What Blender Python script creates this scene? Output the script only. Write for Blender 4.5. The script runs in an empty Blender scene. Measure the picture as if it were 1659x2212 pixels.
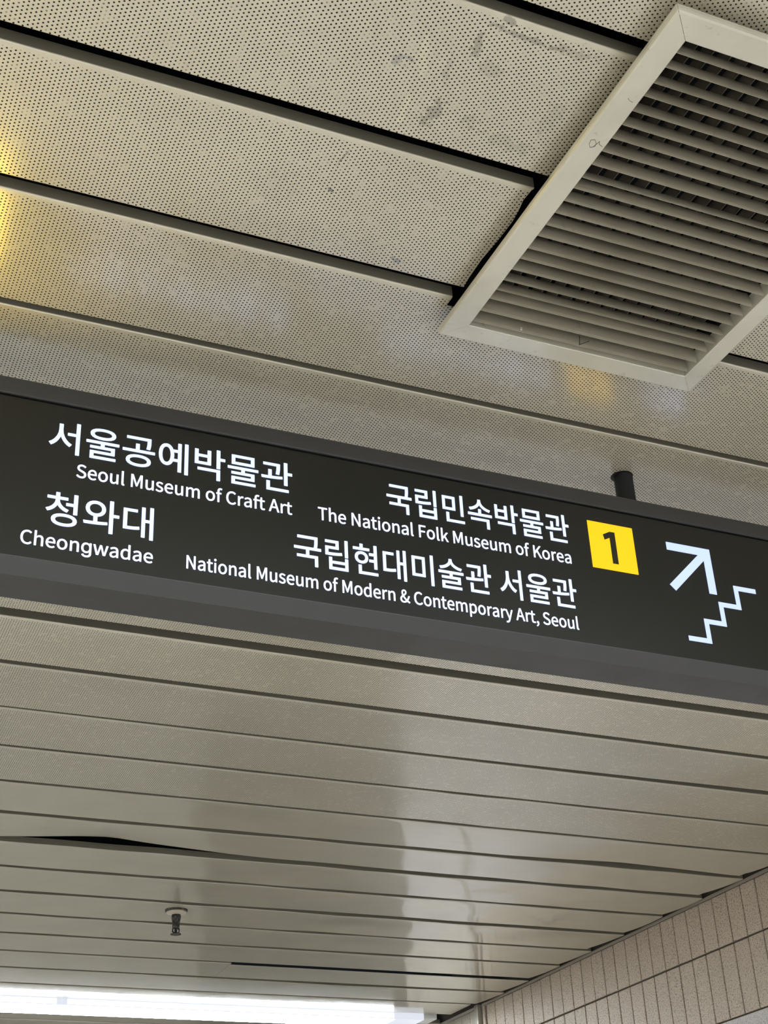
import bpy, bmesh, math, random
from mathutils import Vector, Matrix

C = bpy.context.scene.collection
PI = math.pi
H = 1.1            # camera to ceiling, metres
CAMZ = 1.55
CZ = CAMZ + H      # ceiling underside height

# ------------------------------------------------------------------ camera
cam_d = bpy.data.cameras.new('camera')
cam = bpy.data.objects.new('camera', cam_d)
C.objects.link(cam)
bpy.context.scene.camera = cam
_r = Vector((0.91695254, -0.3964494, -0.04501014))      # right
_d = Vector((0.16530494, 0.48014165, -0.86147448))      # down
_f = Vector((0.36314228, 0.78249081, 0.50580215))       # forward
M = Matrix(((_r.x, -_d.x, -_f.x, 0), (_r.y, -_d.y, -_f.y, 0), (_r.z, -_d.z, -_f.z, CAMZ), (0, 0, 0, 1)))
cam.matrix_world = M
cam_d.sensor_fit = 'HORIZONTAL'
cam_d.sensor_width = 36.0
cam_d.lens = 36.0 * 3126.21 / 1659.0
cam_d.clip_start = 0.02
cam_d.clip_end = 60

# ------------------------------------------------------------------ world, exposure
w = bpy.data.worlds.new('world')
bpy.context.scene.world = w
w.use_nodes = True
w.node_tree.nodes['Background'].inputs[0].default_value = (0.8, 0.85, 1.0, 1)
w.node_tree.nodes['Background'].inputs[1].default_value = 0.02
vs = bpy.context.scene.view_settings
bpy.context.scene.display_settings.display_device = 'sRGB'
vs.view_transform = 'Standard'
vs.look = 'None'
vs.exposure = 0.0
vs.gamma = 1.0
vs.use_curve_mapping = False
cy = bpy.context.scene.cycles
cy.use_denoising = True
cy.max_bounces = 8
cy.diffuse_bounces = 5
cy.sample_clamp_indirect = 6.0

LAMP = 62.0        # far row
FILL_BACK = 88.0        # emission strength of the lights added behind the camera

# ------------------------------------------------------------------ materials
def new_mat(name, col=(0.5, 0.5, 0.5), rough=0.5, spec=0.5, metal=0.0):
    m = bpy.data.materials.new(name)
    m.use_nodes = True
    b = m.node_tree.nodes['Principled BSDF']
    b.inputs['Base Color'].default_value = (*col, 1)
    b.inputs['Roughness'].default_value = rough
    b.inputs['Specular IOR Level'].default_value = spec
    b.inputs['Metallic'].default_value = metal
    return m

class N:
    """small helper for building node graphs"""
    def __init__(self, m):
        self.m = m; self.t = m.node_tree; self.b = self.t.nodes['Principled BSDF']
    def node(self, typ, **kw):
        n = self.t.nodes.new(typ)
        for k, v in kw.items(): setattr(n, k, v)
        return n
    def put(self, sock, v):
        if isinstance(v, bpy.types.NodeSocket): self.t.links.new(v, sock)
        elif isinstance(v, tuple) and sock.type == 'RGBA': sock.default_value = (*v[:3], 1)
        else: sock.default_value = v
    def math(self, op, a, b=None, c=None, clamp=False):
        n = self.node('ShaderNodeMath', operation=op); n.use_clamp = clamp
        self.put(n.inputs[0], a)
        if b is not None: self.put(n.inputs[1], b)
        if c is not None: self.put(n.inputs[2], c)
        return n.outputs[0]
    def ramp(self, v, a, b, lo=0.0, hi=1.0):
        n = self.node('ShaderNodeMapRange')
        self.put(n.inputs[0], v); self.put(n.inputs[1], a); self.put(n.inputs[2], b)
        self.put(n.inputs[3], lo); self.put(n.inputs[4], hi)
        return n.outputs[0]
    def mix(self, f, a, b):
        n = self.node('ShaderNodeMix', data_type='RGBA')
        self.put(n.inputs[0], f); self.put(n.inputs[6], a); self.put(n.inputs[7], b)
        return n.outputs[2]
    def noise(self, vec, scale, detail=3.0, rough=0.55):
        n = self.node('ShaderNodeTexNoise')
        if vec is not None: self.put(n.inputs['Vector'], vec)
        n.inputs['Scale'].default_value = scale
        n.inputs['Detail'].default_value = detail
        n.inputs['Roughness'].default_value = rough
        return n.outputs[0]
    def stretch(self, vec, s):
        n = self.node('ShaderNodeMapping')
        self.put(n.inputs[0], vec); n.inputs['Scale'].default_value = s
        return n.outputs[0]
    def bump(self, h, strength, dist):
        n = self.node('ShaderNodeBump')
        n.inputs['Strength'].default_value = strength; n.inputs['Distance'].default_value = dist
        self.put(n.inputs['Height'], h); self.put(self.b.inputs['Normal'], n.outputs[0])

PAINT = (0.56, 0.51, 0.405)
GRIME = (0.20, 0.17, 0.13)

def panel_mat(name, holes, stains=(), rough=0.40, paint=PAINT, spec=0.5, coat=0.20, cior=2.5):
    m = new_mat(name, paint, rough, spec)
    g = N(m)
    pos = g.node('ShaderNodeNewGeometry').outputs['Position']
    sep = g.node('ShaderNodeSeparateXYZ'); g.put(sep.inputs[0], pos)
    X, Y = sep.outputs[0], sep.outputs[1]
    # broad soft dirt and rubbed streaks along the strip
    cloud = g.ramp(g.noise(pos, 7.0, 4.0), 0.42, 0.75)
    streak = g.ramp(g.noise(g.stretch(pos, (6.0, 30.0, 1.0)), 1.0, 5.0, 0.65), 0.52, 0.80)
    speck = g.ramp(g.noise(pos, 190.0, 2.0), 0.70, 0.78)
    col = g.mix(g.math('MULTIPLY', cloud, 0.22), paint, (paint[0]*0.62, paint[1]*0.60, paint[2]*0.56))
    col = g.mix(g.math('MULTIPLY', streak, 0.12 if holes else 0.22), col, (0.27, 0.245, 0.20))
    col = g.mix(g.math('MULTIPLY', speck, 0.35), col, GRIME)
    for (sx, sy, rx, ry, ang, colr, k) in stains:
        dx = g.math('SUBTRACT', X, sx); dy = g.math('SUBTRACT', Y, sy)
        ca, sa = math.cos(ang), math.sin(ang)
        u = g.math('DIVIDE', g.math('ADD', g.math('MULTIPLY', dx, ca), g.math('MULTIPLY', dy, sa)), rx)
        v = g.math('DIVIDE', g.math('SUBTRACT', g.math('MULTIPLY', dy, ca), g.math('MULTIPLY', dx, sa)), ry)
        d = g.math('SQRT', g.math('ADD', g.math('MULTIPLY', u, u), g.math('MULTIPLY', v, v)))
        d = g.math('ADD', d, g.ramp(g.noise(pos, 130.0, 3.0, 0.7), 0.25, 0.75, -1.0, 1.0))
        col = g.mix(g.math('MULTIPLY', g.ramp(d, 0.75, 1.1, 1.0, 0.0), k), col, colr)
    if holes:
        uv = g.node('ShaderNodeUVMap').outputs[0]
        s2 = g.node('ShaderNodeSeparateXYZ'); g.put(s2.inputs[0], uv)
        U, V = s2.outputs[0], s2.outputs[1]
        P, Q, R = 0.00857, 0.00495, 0.00104
        def lattice(off):
            a = g.math('MULTIPLY', g.math('SUBTRACT', g.math('FRACT', g.math('ADD', g.math('DIVIDE', U, P), off)), 0.5), P)
            b = g.math('MULTIPLY', g.math('SUBTRACT', g.math('FRACT', g.math('ADD', g.math('DIVIDE', V, Q), off)), 0.5), Q)
            return g.math('SQRT', g.math('ADD', g.math('MULTIPLY', a, a), g.math('MULTIPLY', b, b)))
        d = g.math('MINIMUM', lattice(0.0), lattice(0.5))
        hole = g.ramp(d, R - 0.00010, R + 0.00010, 1.0, 0.0)
        inside = g.math('GREATER_THAN', V, 0.0055)
        hole = g.math('MULTIPLY', hole, inside)
        clog = g.ramp(g.noise(pos, 95.0, 1.0), 0.60, 0.70, 1.0, 0.45)
        hole = g.math('MULTIPLY', hole, clog)
        col = g.mix(hole, col, (0.018, 0.017, 0.017))
        g.put(g.b.inputs['Specular IOR Level'], g.math('MULTIPLY', g.math('SUBTRACT', 1.0, hole), spec))
    g.b.inputs['Coat Weight'].default_value = 1.0
    g.b.inputs['Coat IOR'].default_value = cior
    g.b.inputs['Coat Roughness'].default_value = coat
    if holes: g.put(g.b.inputs['Coat Weight'], g.math('SUBTRACT', 1.0, hole))
    g.put(g.b.inputs['Base Color'], col)
    g.put(g.b.inputs['Roughness'], g.ramp(g.noise(pos, 5.0, 3.0), 0.3, 0.7, rough - 0.03, rough + 0.05))
    return m

BROWN = (0.27, 0.24, 0.185); DARKST = (0.10, 0.10, 0.11); BARE = (0.70, 0.66, 0.45)
ST1 = [(0.516, 0.942, 0.009, 0.017, 0.15, BROWN, 0.75), (0.536, 0.809, 0.007, 0.004, 0.3, BROWN, 0.9),
       (0.519, 0.847, 0.005, 0.016, -0.25, BROWN, 0.7), (0.505, 0.882, 0.004, 0.020, -0.2, BROWN, 0.35),
       (0.563, 0.822, 0.035, 0.0035, 0.02, BROWN, 0.7), (0.612, 0.822, 0.022, 0.006, 0.0, BROWN, 0.45),
       (0.455, 0.889, 0.010, 0.007, 0.0, (0.2, 0.2, 0.22), 0.5), (0.487, 0.950, 0.003, 0.022, -0.15, BARE, 0.5),
       (0.478, 0.885, 0.004, 0.030, -0.3, BARE, 0.4), (0.556, 0.940, 0.012, 0.008, 0.2, BROWN, 0.4),
       (0.610, 0.955, 0.030, 0.010, 0.1, BROWN, 0.35), (0.633, 0.905, 0.010, 0.02, 0.0, BROWN, 0.3),
       (0.545, 0.870, 0.015, 0.010, 0.5, BROWN, 0.35)]
ST2 = [(0.461, 1.086, 0.0045, 0.0018, 0.5, DARKST, 0.8), (0.454, 1.036, 0.0012, 0.010, 0.2, DARKST, 0.6),
       (0.573, 1.166, 0.009, 0.004, 0.2, (0.16, 0.17, 0.22), 0.6), (0.40, 1.10, 0.03, 0.02, 0.3, BROWN, 0.15)]
M_perf = panel_mat('perforated_paint', True)
M_perf1 = panel_mat('perforated_paint_stained', True, ST1)
M_perf2 = panel_mat('perforated_paint_marked', True, ST2)
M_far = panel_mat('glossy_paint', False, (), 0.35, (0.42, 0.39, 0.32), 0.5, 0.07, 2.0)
M_flange = new_mat('shaded_flange', (0.15, 0.138, 0.11), 0.6, 0.3)  # flange colour darkened to stand in for shade inside the seams
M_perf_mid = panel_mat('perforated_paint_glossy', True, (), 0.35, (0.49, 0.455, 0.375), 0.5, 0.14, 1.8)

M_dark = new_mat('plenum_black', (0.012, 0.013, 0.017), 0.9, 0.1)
M_frame = new_mat('sign_frame_paint', (0.046, 0.045, 0.046), 0.42, 0.4)
g = N(M_frame); gp = g.node('ShaderNodeNewGeometry').outputs['Position']
g.put(g.b.inputs['Roughness'], g.ramp(g.noise(gp, 14.0, 3.0), 0.3, 0.7, 0.38, 0.50))
M_face = new_mat('sign_face_acrylic', (0.016, 0.0158, 0.0133), 0.30, 0.3)
M_pipe = new_mat('hanger_pipe_paint', (0.012, 0.0135, 0.016), 0.5, 0.4)
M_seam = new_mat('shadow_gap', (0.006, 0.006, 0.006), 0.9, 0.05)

def emit_mat(name, col, strength):
    m = new_mat(name, (0.8, 0.8, 0.8), 0.4, 0.3)
    b = m.node_tree.nodes['Principled BSDF']
    b.inputs['Base Color'].default_value = (*[min(0.9, c * 0.1) for c in col], 1)
    b.inputs['Emission Color'].default_value = (*col, 1)
    b.inputs['Emission Strength'].default_value = strength
    return m
M_kr = emit_mat('lit_lettering', (0.82, 0.95, 1.40), 1.05)
M_en = emit_mat('lit_lettering_bright', (0.92, 1.0, 1.35), 1.2)
M_sym = emit_mat('lit_symbol', (0.66, 0.80, 1.30), 1.0)
M_yel = emit_mat('lit_yellow', (1.18, 0.685, 0.008), 1.0)
M_yel2 = emit_mat('lit_yellow_block', (1.0, 0.70, 0.04), 6.0)
M_num = new_mat('numeral_black', (0.02, 0.018, 0.01), 0.5, 0.3)
M_lamp = emit_mat('fluorescent_diffuser', (0.90, 0.98, 1.0), LAMP)
M_lampside = emit_mat('fluorescent_side_lens', (0.90, 0.98, 1.0), 1.5)
M_fillback = emit_mat('added_rear_diffuser', (0.90, 0.98, 1.0), FILL_BACK)
M_house = new_mat('fixture_housing', (0.75, 0.77, 0.80), 0.4, 0.5)
M_houseglow = emit_mat('housing_glow', (0.84, 0.88, 0.98), 0.85)  # glow put into the housing so it looks lit beside the lenses

def vent_mat(name, col, k=0.5):
    m = new_mat(name, col, 0.38, 0.6)
    g = N(m); p = g.node('ShaderNodeNewGeometry').outputs['Position']
    c1 = g.mix(g.math('MULTIPLY', g.ramp(g.noise(p, 9.0, 4.0), 0.45, 0.75), k), col, (col[0]*0.62, col[1]*0.60, col[2]*0.55))
    c2 = g.mix(g.math('MULTIPLY', g.ramp(g.noise(p, 60.0, 4.0, 0.7), 0.62, 0.72), 0.5), c1, (0.24, 0.20, 0.15))
    g.put(g.b.inputs['Base Color'], c2)
    if 'frame' in name:
        g.b.inputs['Coat Weight'].default_value = 1.0; g.b.inputs['Coat IOR'].default_value = 1.8; g.b.inputs['Coat Roughness'].default_value = 0.16
    return m
M_vent = vent_mat('vent_frame_paint', (0.60, 0.575, 0.49))
M_slat = vent_mat('vent_slat_dusty', (0.40, 0.37, 0.30), 0.6)
M_fin = vent_mat('vent_fin_shaded_dusty', (0.17, 0.15, 0.125), 0.6)  # fin colour darkened for the dim vent interior, with dusty mottling
M_pencil = new_mat('pencil_mark', (0.10, 0.095, 0.09), 0.8, 0.1)
M_chip = new_mat('pale_chip', (0.75, 0.74, 0.72), 0.6, 0.3)

def tile_mat(name, base, dark, warm):
    m = new_mat(name, base, 0.5, 0.35)
    g = N(m); p = g.node('ShaderNodeNewGeometry').outputs['Position']
    oi = g.node('ShaderNodeObjectInfo').outputs['Random']
    f = g.ramp(g.noise(p, 260.0, 2.0, 0.6), 0.50, 0.66)
    s = g.ramp(g.noise(p, 480.0, 1.0, 0.5), 0.64, 0.70)
    wv = g.ramp(g.noise(p, 60.0, 3.0, 0.6), 0.45, 0.70)
    c = g.mix(g.math('MULTIPLY', f, 0.85), base, dark)
    c = g.mix(g.math('MULTIPLY', wv, 0.35), c, warm)
    c = g.mix(g.math('MULTIPLY', s, 0.5), c, (0.07, 0.06, 0.05))
    c = g.mix(g.math('MULTIPLY', oi, 0.14), c, (0.30, 0.25, 0.20))
    g.put(g.b.inputs['Base Color'], c)
    return m
M_tile = tile_mat('speckled_beige_tile', (0.60, 0.50, 0.415), (0.16, 0.12, 0.095), (0.48, 0.37, 0.295))
M_tile_w = tile_mat('pale_speckled_tile', (0.66, 0.61, 0.54), (0.45, 0.39, 0.33), (0.60, 0.52, 0.45))
M_stone = tile_mat('pale_granite', (0.66, 0.62, 0.64), (0.30, 0.28, 0.30), (0.58, 0.54, 0.55))
M_grout = new_mat('grout', (0.135, 0.12, 0.105), 0.9, 0.2)
M_trim = new_mat('wall_trim_paint', (0.36, 0.31, 0.265), 0.45, 0.4)
M_steel = new_mat('joint_strip_steel', (0.62, 0.60, 0.55), 0.3, 0.5, 0.6)
M_floor = new_mat('terrazzo_floor', (0.52, 0.49, 0.44), 0.35, 0.4)
g = N(M_floor); gp = g.node('ShaderNodeNewGeometry').outputs['Position']
g.put(g.b.inputs['Base Color'], g.mix(g.ramp(g.noise(gp, 120.0, 2.0), 0.45, 0.6), (0.56, 0.52, 0.47), (0.44, 0.41, 0.37)))
M_plaster = new_mat('station_wall', (0.50, 0.47, 0.42), 0.6, 0.3)
M_soot = new_mat('sprinkler_soot', (0.035, 0.034, 0.034), 0.7, 0.4)
g = N(M_soot); gp = g.node('ShaderNodeNewGeometry').outputs['Position']
g.put(g.b.inputs['Base Color'], g.mix(g.ramp(g.noise(gp, 130.0, 3.0), 0.5, 0.65), (0.028, 0.028, 0.030), (0.15, 0.14, 0.13)))
M_esc = new_mat('escutcheon_cream', (0.48, 0.42, 0.34), 0.4, 0.6)

# ------------------------------------------------------------------ mesh helpers
def link_mesh(name, me, mats, parent=None, smooth=False):
    o = bpy.data.objects.new(name, me)
    for m in (mats if isinstance(mats, (list, tuple)) else [mats]): me.materials.append(m)
    if smooth:
        for p in me.polygons: p.use_smooth = True
    C.objects.link(o)
    if parent: o.parent = parent
    return o

def from_bm(name, bm, mats, parent=None, smooth=False, shift=None):
    me = bpy.data.meshes.new(name)
    if shift is not None: bmesh.ops.translate(bm, verts=bm.verts, vec=-Vector(shift))
    bmesh.ops.recalc_face_normals(bm, faces=bm.faces)
    bm.to_mesh(me); bm.free()
    return link_mesh(name, me, mats, parent, smooth)

def box(bm, x0, x1, y0, y1, z0, z1, bevel=0.0, seg=2):
    vs_ = [bm.verts.new((x, y, z)) for x in (x0, x1) for y in (y0, y1) for z in (z0, z1)]
    a, b, c, d, e, f, g_, h = vs_
    fs = [bm.faces.new(q) for q in ((a, b, d, c), (e, g_, h, f), (a, e, f, b), (c, d, h, g_), (a, c, g_, e), (b, f, h, d))]
    if bevel:
        bmesh.ops.recalc_face_normals(bm, faces=fs)
        es = list({e_ for f_ in fs for e_ in f_.edges})
        bmesh.ops.bevel(bm, geom=es, offset=bevel, segments=seg, affect='EDGES', profile=0.5)

def prism(bm, prof, x0, x1, axis='x'):
    """closed profile [(a,b)] extruded along an axis"""
    def P(t, a, b):
        return {'x': (t, a, b), 'y': (a, t, b), 'z': (a, b, t)}[axis]
    A = [bm.verts.new(P(x0, a, b)) for a, b in prof]; B = [bm.verts.new(P(x1, a, b)) for a, b in prof]
    n = len(prof)
    for i in range(n): bm.faces.new((A[i], A[(i+1) % n], B[(i+1) % n], B[i]))
    bm.faces.new(A); bm.faces.new(B[::-1])

def lathe(bm, prof, cx, cy, n=24, cap=True):
    rings = []
    for r, z in prof:
        rings.append([bm.verts.new((cx + r*math.cos(2*PI*k/n), cy + r*math.sin(2*PI*k/n), z)) for k in range(n)])
    for i in range(len(rings)-1):
        for k in range(n): bm.faces.new((rings[i][k], rings[i][(k+1) % n], rings[i+1][(k+1) % n], rings[i+1][k]))
    if cap: bm.faces.new(rings[0][::-1]); bm.faces.new(rings[-1])

def empty(name, loc):
    o = bpy.data.objects.new(name, None); o.location = loc; o.empty_display_size = 0.05
    C.objects.link(o); return o

def tag(o, label=None, cat=None, group=None, kind=None):
    if label: o['label'] = label
    if cat: o['category'] = cat
    if group: o['group'] = group
    if kind: o['kind'] = kind
    return o

def struct(name, bm, mats):
    return tag(from_bm(name, bm, mats), kind='structure')

# ------------------------------------------------------------------ room shell
XW = 2.302 * H                 # face of the tiled wall
XL, YB, YF = -3.6, -4.5, 8.4
b = bmesh.new(); box(b, XL, XW + 0.2, YB, YF, -0.1, 0.0); struct('floor', b, M_floor)
b = bmesh.new(); box(b, XL - 0.2, XL, YB, YF, 0.0, CZ + 0.35); struct('wall_left', b, M_plaster)
b = bmesh.new(); box(b, XL - 0.2, XW + 0.2, YB - 0.2, YB, 0.0, CZ + 0.35); struct('wall_back', b, M_plaster)
b = bmesh.new(); box(b, XL - 0.2, XW + 0.2, YF, YF + 0.2, 0.0, CZ + 0.35); struct('wall_front', b, M_plaster)

# ceiling: a dark slab above, strips of sheet metal hung below it
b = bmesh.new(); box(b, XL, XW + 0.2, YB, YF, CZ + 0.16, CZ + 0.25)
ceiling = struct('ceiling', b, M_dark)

rnd = random.Random(5)

def panel(x0, x1, y0, y1, mat, nx=24, d0=None, d1=None, xa=None, xb=None, zf=None, notch=None, fl=0.0155, smooth=True):
    """one hung metal strip: flange up, rolled edge, flat underside, flange up; y0 near edge, y1 far edge"""
    d0 = d0 or (lambda x: 0.0); d1 = d1 or (lambda x: 0.0); zf = zf or (lambda x, t: 0.0)
    W = y1 - y0
    r = 0.0022
    cross = [(0.0, fl), (0.0, 0.6*r), (0.10*r, 0.28*r), (0.32*r, 0.08*r), (r, 0.0)]
    inner = [r + (W - 1.6*r) * k / 10.0 for k in range(1, 10)]
    if notch: inner = sorted(set([v for v in inner if abs(v - (notch[2]-y0)) > .008 and abs(v - (notch[3]-y0)) > .008] +
                                 [v - y0 for v in notch[2:4] if y0 + 0.004 < v < y1 - 0.004]))
    cross += [(v, 0.0) for v in inner]
    cross += [(W - 0.0005, 0.0), (W, 0.0006), (W, fl)]
    if x0 < -1 and x1 > 1:      # coarse where nobody looks, fine over the visible stretch
        xs = [x0 + (0.3 - x0) * k / 8 for k in range(8)] + [0.3 + (x1 - 0.3) * k / nx for k in range(nx + 1)]
    else:
        xs = [x0 + (x1 - x0) * k / nx for k in range(nx + 1)]
    if notch: xs = sorted([x for x in xs if abs(x - notch[0]) > .02 and abs(x - notch[1]) > .02] + [notch[0], notch[1]])
    me = bpy.data.meshes.new('panel')
    V = []; UV = []
    for i, x in enumerate(xs):
        for (v, z) in cross:
            t = v / W
            y = y0 + v + d0(x) * (1 - t) + d1(x) * t
            X = x
            if xa and i == 0: X = xa(y)
            if xb and i == len(xs) - 1: X = xb(y)
            V.append((X, y, CZ + z + zf(x, t))); UV.append((X, v))
    F = []; n = len(cross)
    for i in range(len(xs) - 1):
        for j in range(n - 1):
            cx = (xs[i] + xs[i+1]) / 2; cyy = y0 + (cross[j][0] + cross[j+1][0]) / 2
            if notch and notch[0] < cx < notch[1] and notch[2] < cyy < notch[3]: continue
            F.append((i*n + j, i*n + j + 1, (i+1)*n + j + 1, (i+1)*n + j))
    me.from_pydata(V, [], F)
    uvl = me.uv_layers.new(name='UVMap')
    for p in me.polygons:
        for li in p.loop_indices:
            uvl.data[li].uv = UV[me.loops[li].vertex_index]
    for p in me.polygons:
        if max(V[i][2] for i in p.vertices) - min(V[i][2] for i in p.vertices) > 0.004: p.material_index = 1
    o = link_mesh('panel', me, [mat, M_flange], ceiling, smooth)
    md = o.modifiers.new('sheet', 'SOLIDIFY'); md.thickness = 0.0007; md.offset = 1.0
    es = o.modifiers.new('crisp', 'EDGE_SPLIT'); es.split_angle = math.radians(28); es.use_edge_sharp = False
    return o

def wave(amp, seed, kx=3.0):
    q = random.Random(seed)
    A = [(q.uniform(.5, 1), q.uniform(.4, 1.6)*kx, q.uniform(0, 6.28)) for _ in range(4)]
    cr = q.uniform(-.6, 1.0)
    def f(x, t):
        e = math.sin(PI * t)
        return amp * (e * (cr + sum(a * math.sin(k * x + p) for a, k, p in A) * (0.4 if amp < .002 else 0.7)) +
                      0.35 * (t - .5) * sum(a * math.sin(k * 1.7 * x + p * 2) for a, k, p in A))
    return f

def tri(x, pts):
    if x <= pts[0][0]: return pts[0][1]
    for (a, va), (b_, vb) in zip(pts, pts[1:]):
        if x <= b_:
            s = (x - a) / (b_ - a); return va + (vb - va) * s
    return pts[-1][1]

# seams: (far edge of one strip, near edge of the next), in units of H
SE = [(0.7123, 0.7320), (0.8931, 0.9145), (1.0763, 1.0960), (1.2630, 1.2747), (1.4450, 1.4590), (1.6280, 1.6420),
      (1.8100, 1.8270), (1.9905, 2.0205), (2.1748, 2.1932), (2.3616, 2.3726), (2.5383, 2.5519), (2.7189, 2.7341),
      (2.8965, 2.9191), (3.0728, 3.0977), (3.2611, 3.2817), (3.4512, 3.4739), (3.6446, 3.6653), (3.8258, 3.8484),
      (4.0086, 4.0282), (4.1915, 4.2127), (4.3782, 4.3954)]
SE = [(a * H, c_ * H) for a, c_ in SE]
for s in SE[12:]: pass
XR = XW - 0.010
def xend(k):
    q = random.Random(100 + k); a = q.uniform(0.002, 0.006); c_ = q.uniform(0.016, 0.045)
    ya = SE[k-1][1] if k else 0; yb = SE[k][0] if k < len(SE) else 9
    return lambda y: XR - a - c_ * max(0.0, min(1.0, 1 - (yb - y) / max(1e-6, (yb - ya)))) ** 2.2
XC = XL + 0.02

# grille opening
GX0, GX1, GY0, GY1 = [v * 0.975 / 0.985 for v in (0.6697, 1.0374, 0.728, 1.2599)]
NX0, NX1, NY0, NY1 = 0.683, 1.008, 0.744, 1.226

# strip on the camera side of the vent, notched by it
panel(XC, XR, 0.5140 * H, SE[0][0], M_perf, 30, notch=(NX0, NX1, NY0, 9))
panel(XC, NX0, SE[0][1], SE[1][0], M_perf1, 26, d1=lambda x: 0.0, zf=lambda x, t: -0.0015 * math.sin(PI * t) * math.exp(-((x - 0.45) / 0.2) ** 2))
panel(NX1, XR, SE[0][1], SE[1][0], M_perf, 14)
def p2end(y):   # torn, bowed end beside the vent
    return H * tri(y / H, [(0.905, 0.6100), (0.9145, 0.6075), (0.922, 0.6010), (0.937, 0.6065), (0.965, 0.6095), (1.0, 0.6085), (1.0286, 0.6062), (1.064, 0.6070), (1.0763, 0.6085)])
panel(XC, 0.668, SE[1][1], SE[2][0], M_perf2, 26, xb=p2end)
panel(NX1, XR, SE[1][1], SE[2][0], M_perf, 14)
# strip that runs past the far side of the vent
def p3a(x, t): return 0.0
panel(XC, XR, SE[2][1], SE[3][0], M_perf, 60, notch=(0.6650, NX1, -9, NY1 - 0.004), zf=lambda x, t: 0.0)
def near(k):
    return SE[k-1][1]
def wedge_up(c, wl, wr, h):
    return lambda x: h * max(0.0, 1 - (abs(x - c) / (wl if x < c else wr)))

for k in range(4, 8):
    panel(XC, XR, SE[k-1][1], SE[k][0], M_perf, 30, xb=xend(k))
for k in range(8, 21):
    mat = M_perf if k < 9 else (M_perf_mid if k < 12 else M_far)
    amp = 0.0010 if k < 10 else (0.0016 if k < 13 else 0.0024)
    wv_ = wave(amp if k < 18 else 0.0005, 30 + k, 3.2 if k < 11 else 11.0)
    d0 = d1 = None
    dents = {12: [(1.02, 0.5, .16, .35, .0022)], 14: [(1.0, .7, .2, .3, .0020), (1.75, .4, .12, .3, -.0018)],
             15: [(1.82, .6, .08, .3, .0026)], 16: [(2.06, .15, .030, .12, .0030), (1.7, .6, .10, .3, .002)],
             17: [(1.78, .5, .09, .4, .0026)], 18: [(1.86, .4, .07, .4, -.0012)]}.get(k, [])
    zf = lambda x, t, w_=wv_, dn=dents: w_(x, t) + sum(1.5 * h * math.exp(-((x - cx) / sx) ** 2 - ((t - ct) / st_) ** 2) for cx, ct, sx, st_, h in dn)
    wv_ = zf
    if k == 9: d1 = lambda x: -tri(x, [(0.9, 0), (1.35, .004), (1.8, .010), (2.5, .020)])
    if k == 12: d1 = lambda x: -0.022 * max(0, 1 - abs(x - 2.10) / (0.33 if x < 2.1 else 0.4))
    if k == 13:
        d1 = lambda x: -tri(x, [(-9, .0), (0.50, 0.0), (0.70, .030), (0.80, .036), (1.05, .020), (1.45, .008), (1.9, .002), (2.5, 0)])
        zf = lambda x, t, w_=wv_: w_(x, t) + 0.012 * t * t * max(0, 1 - abs(x - 0.78) / 0.30)
    if k == 16: d0 = lambda x: tri(x, [(0.9, 0), (1.4, .006), (1.9, .010), (2.5, .006)])
    if k == 19:     # two pieces, the right-hand one has slipped up and back
        xj = 1.4465
        panel(XC, xj, SE[18][1], SE[19][0], mat, 40, zf=wv_)
        panel(xj + 0.001, XR, SE[18][1] + 0.018, SE[19][0], mat, 30, xb=xend(k), zf=wv_, fl=0.0009)
        continue
    if k == 20: d0 = lambda x: tri(x, [(1.2, 0), (1.75, .010), (1.9, .016), (2.1, .010), (2.5, 0)])
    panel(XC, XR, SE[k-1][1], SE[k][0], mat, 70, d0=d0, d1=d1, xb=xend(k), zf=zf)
# strips up to and beyond the light
PIT = 0.1815 * H
y = SE[-1][1]
panel(XC, XR, y, 4.548 * H, M_far, 50, xb=xend(7), zf=wave(.0006, 77))
y = 4.700 * H
while y < YF - PIT:
    panel(XC, XR, y, y + PIT - 0.014, M_far, 12); y += PIT
y = 0.5140 * H - 0.018
while y > YB + PIT:
    panel(XC, XR, y - PIT + 0.016, y, M_perf, 8); y -= PIT

# ------------------------------------------------------------------ tiled wall
b = bmesh.new(); box(b, XW + 0.006, XW + 0.2, YB, YF, 0.0, CZ + 0.16)
wall = struct('wall_right', b, M_grout)
TP, TJ = 0.0614 * H, 0.0042
rows = [(0.8690, 0.9935), (0.6945, 0.8640)]
y_anchor = 2.9505 * H
POST = 4.408 * H
tile_mesh = {}
def tile_me(wd, ht, mat):
    key = (round(wd, 4), round(ht, 4), mat.name)
    if key not in tile_mesh:
        bm = bmesh.new(); box(bm, -0.008, 0.0, -wd/2, wd/2, -ht/2, ht/2, 0.0012, 1)
        bmesh.ops.recalc_face_normals(bm, faces=bm.faces)
        me = bpy.data.meshes.new('tile'); bm.to_mesh(me); bm.free(); me.materials.append(mat)
        tile_mesh[key] = me
    return tile_mesh[key]
for (z0, z1) in rows:
    for k in range(-16, 52):
        ya = y_anchor + k * TP; yb = ya + TP
        if ya > 4.97 * H: continue
        ym = (ya + yb) / 2
        if abs(ym - POST - 0.008) < 0.040: continue
        mat = M_tile if ym < POST else M_tile_w
        o = bpy.data.objects.new('tile', tile_me(TP - TJ, (z1 - z0) * H - 0.0, mat))
        o.location = (XW + 0.006 + rnd.uniform(-.0004, .0004), ym + rnd.uniform(-.0004, .0004), CAMZ + (z0 + z1) / 2 * H)
        o.rotation_euler = (0, rnd.uniform(-.004, .004), rnd.uniform(-.006, .006))
        C.objects.link(o); o.parent = wall
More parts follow.
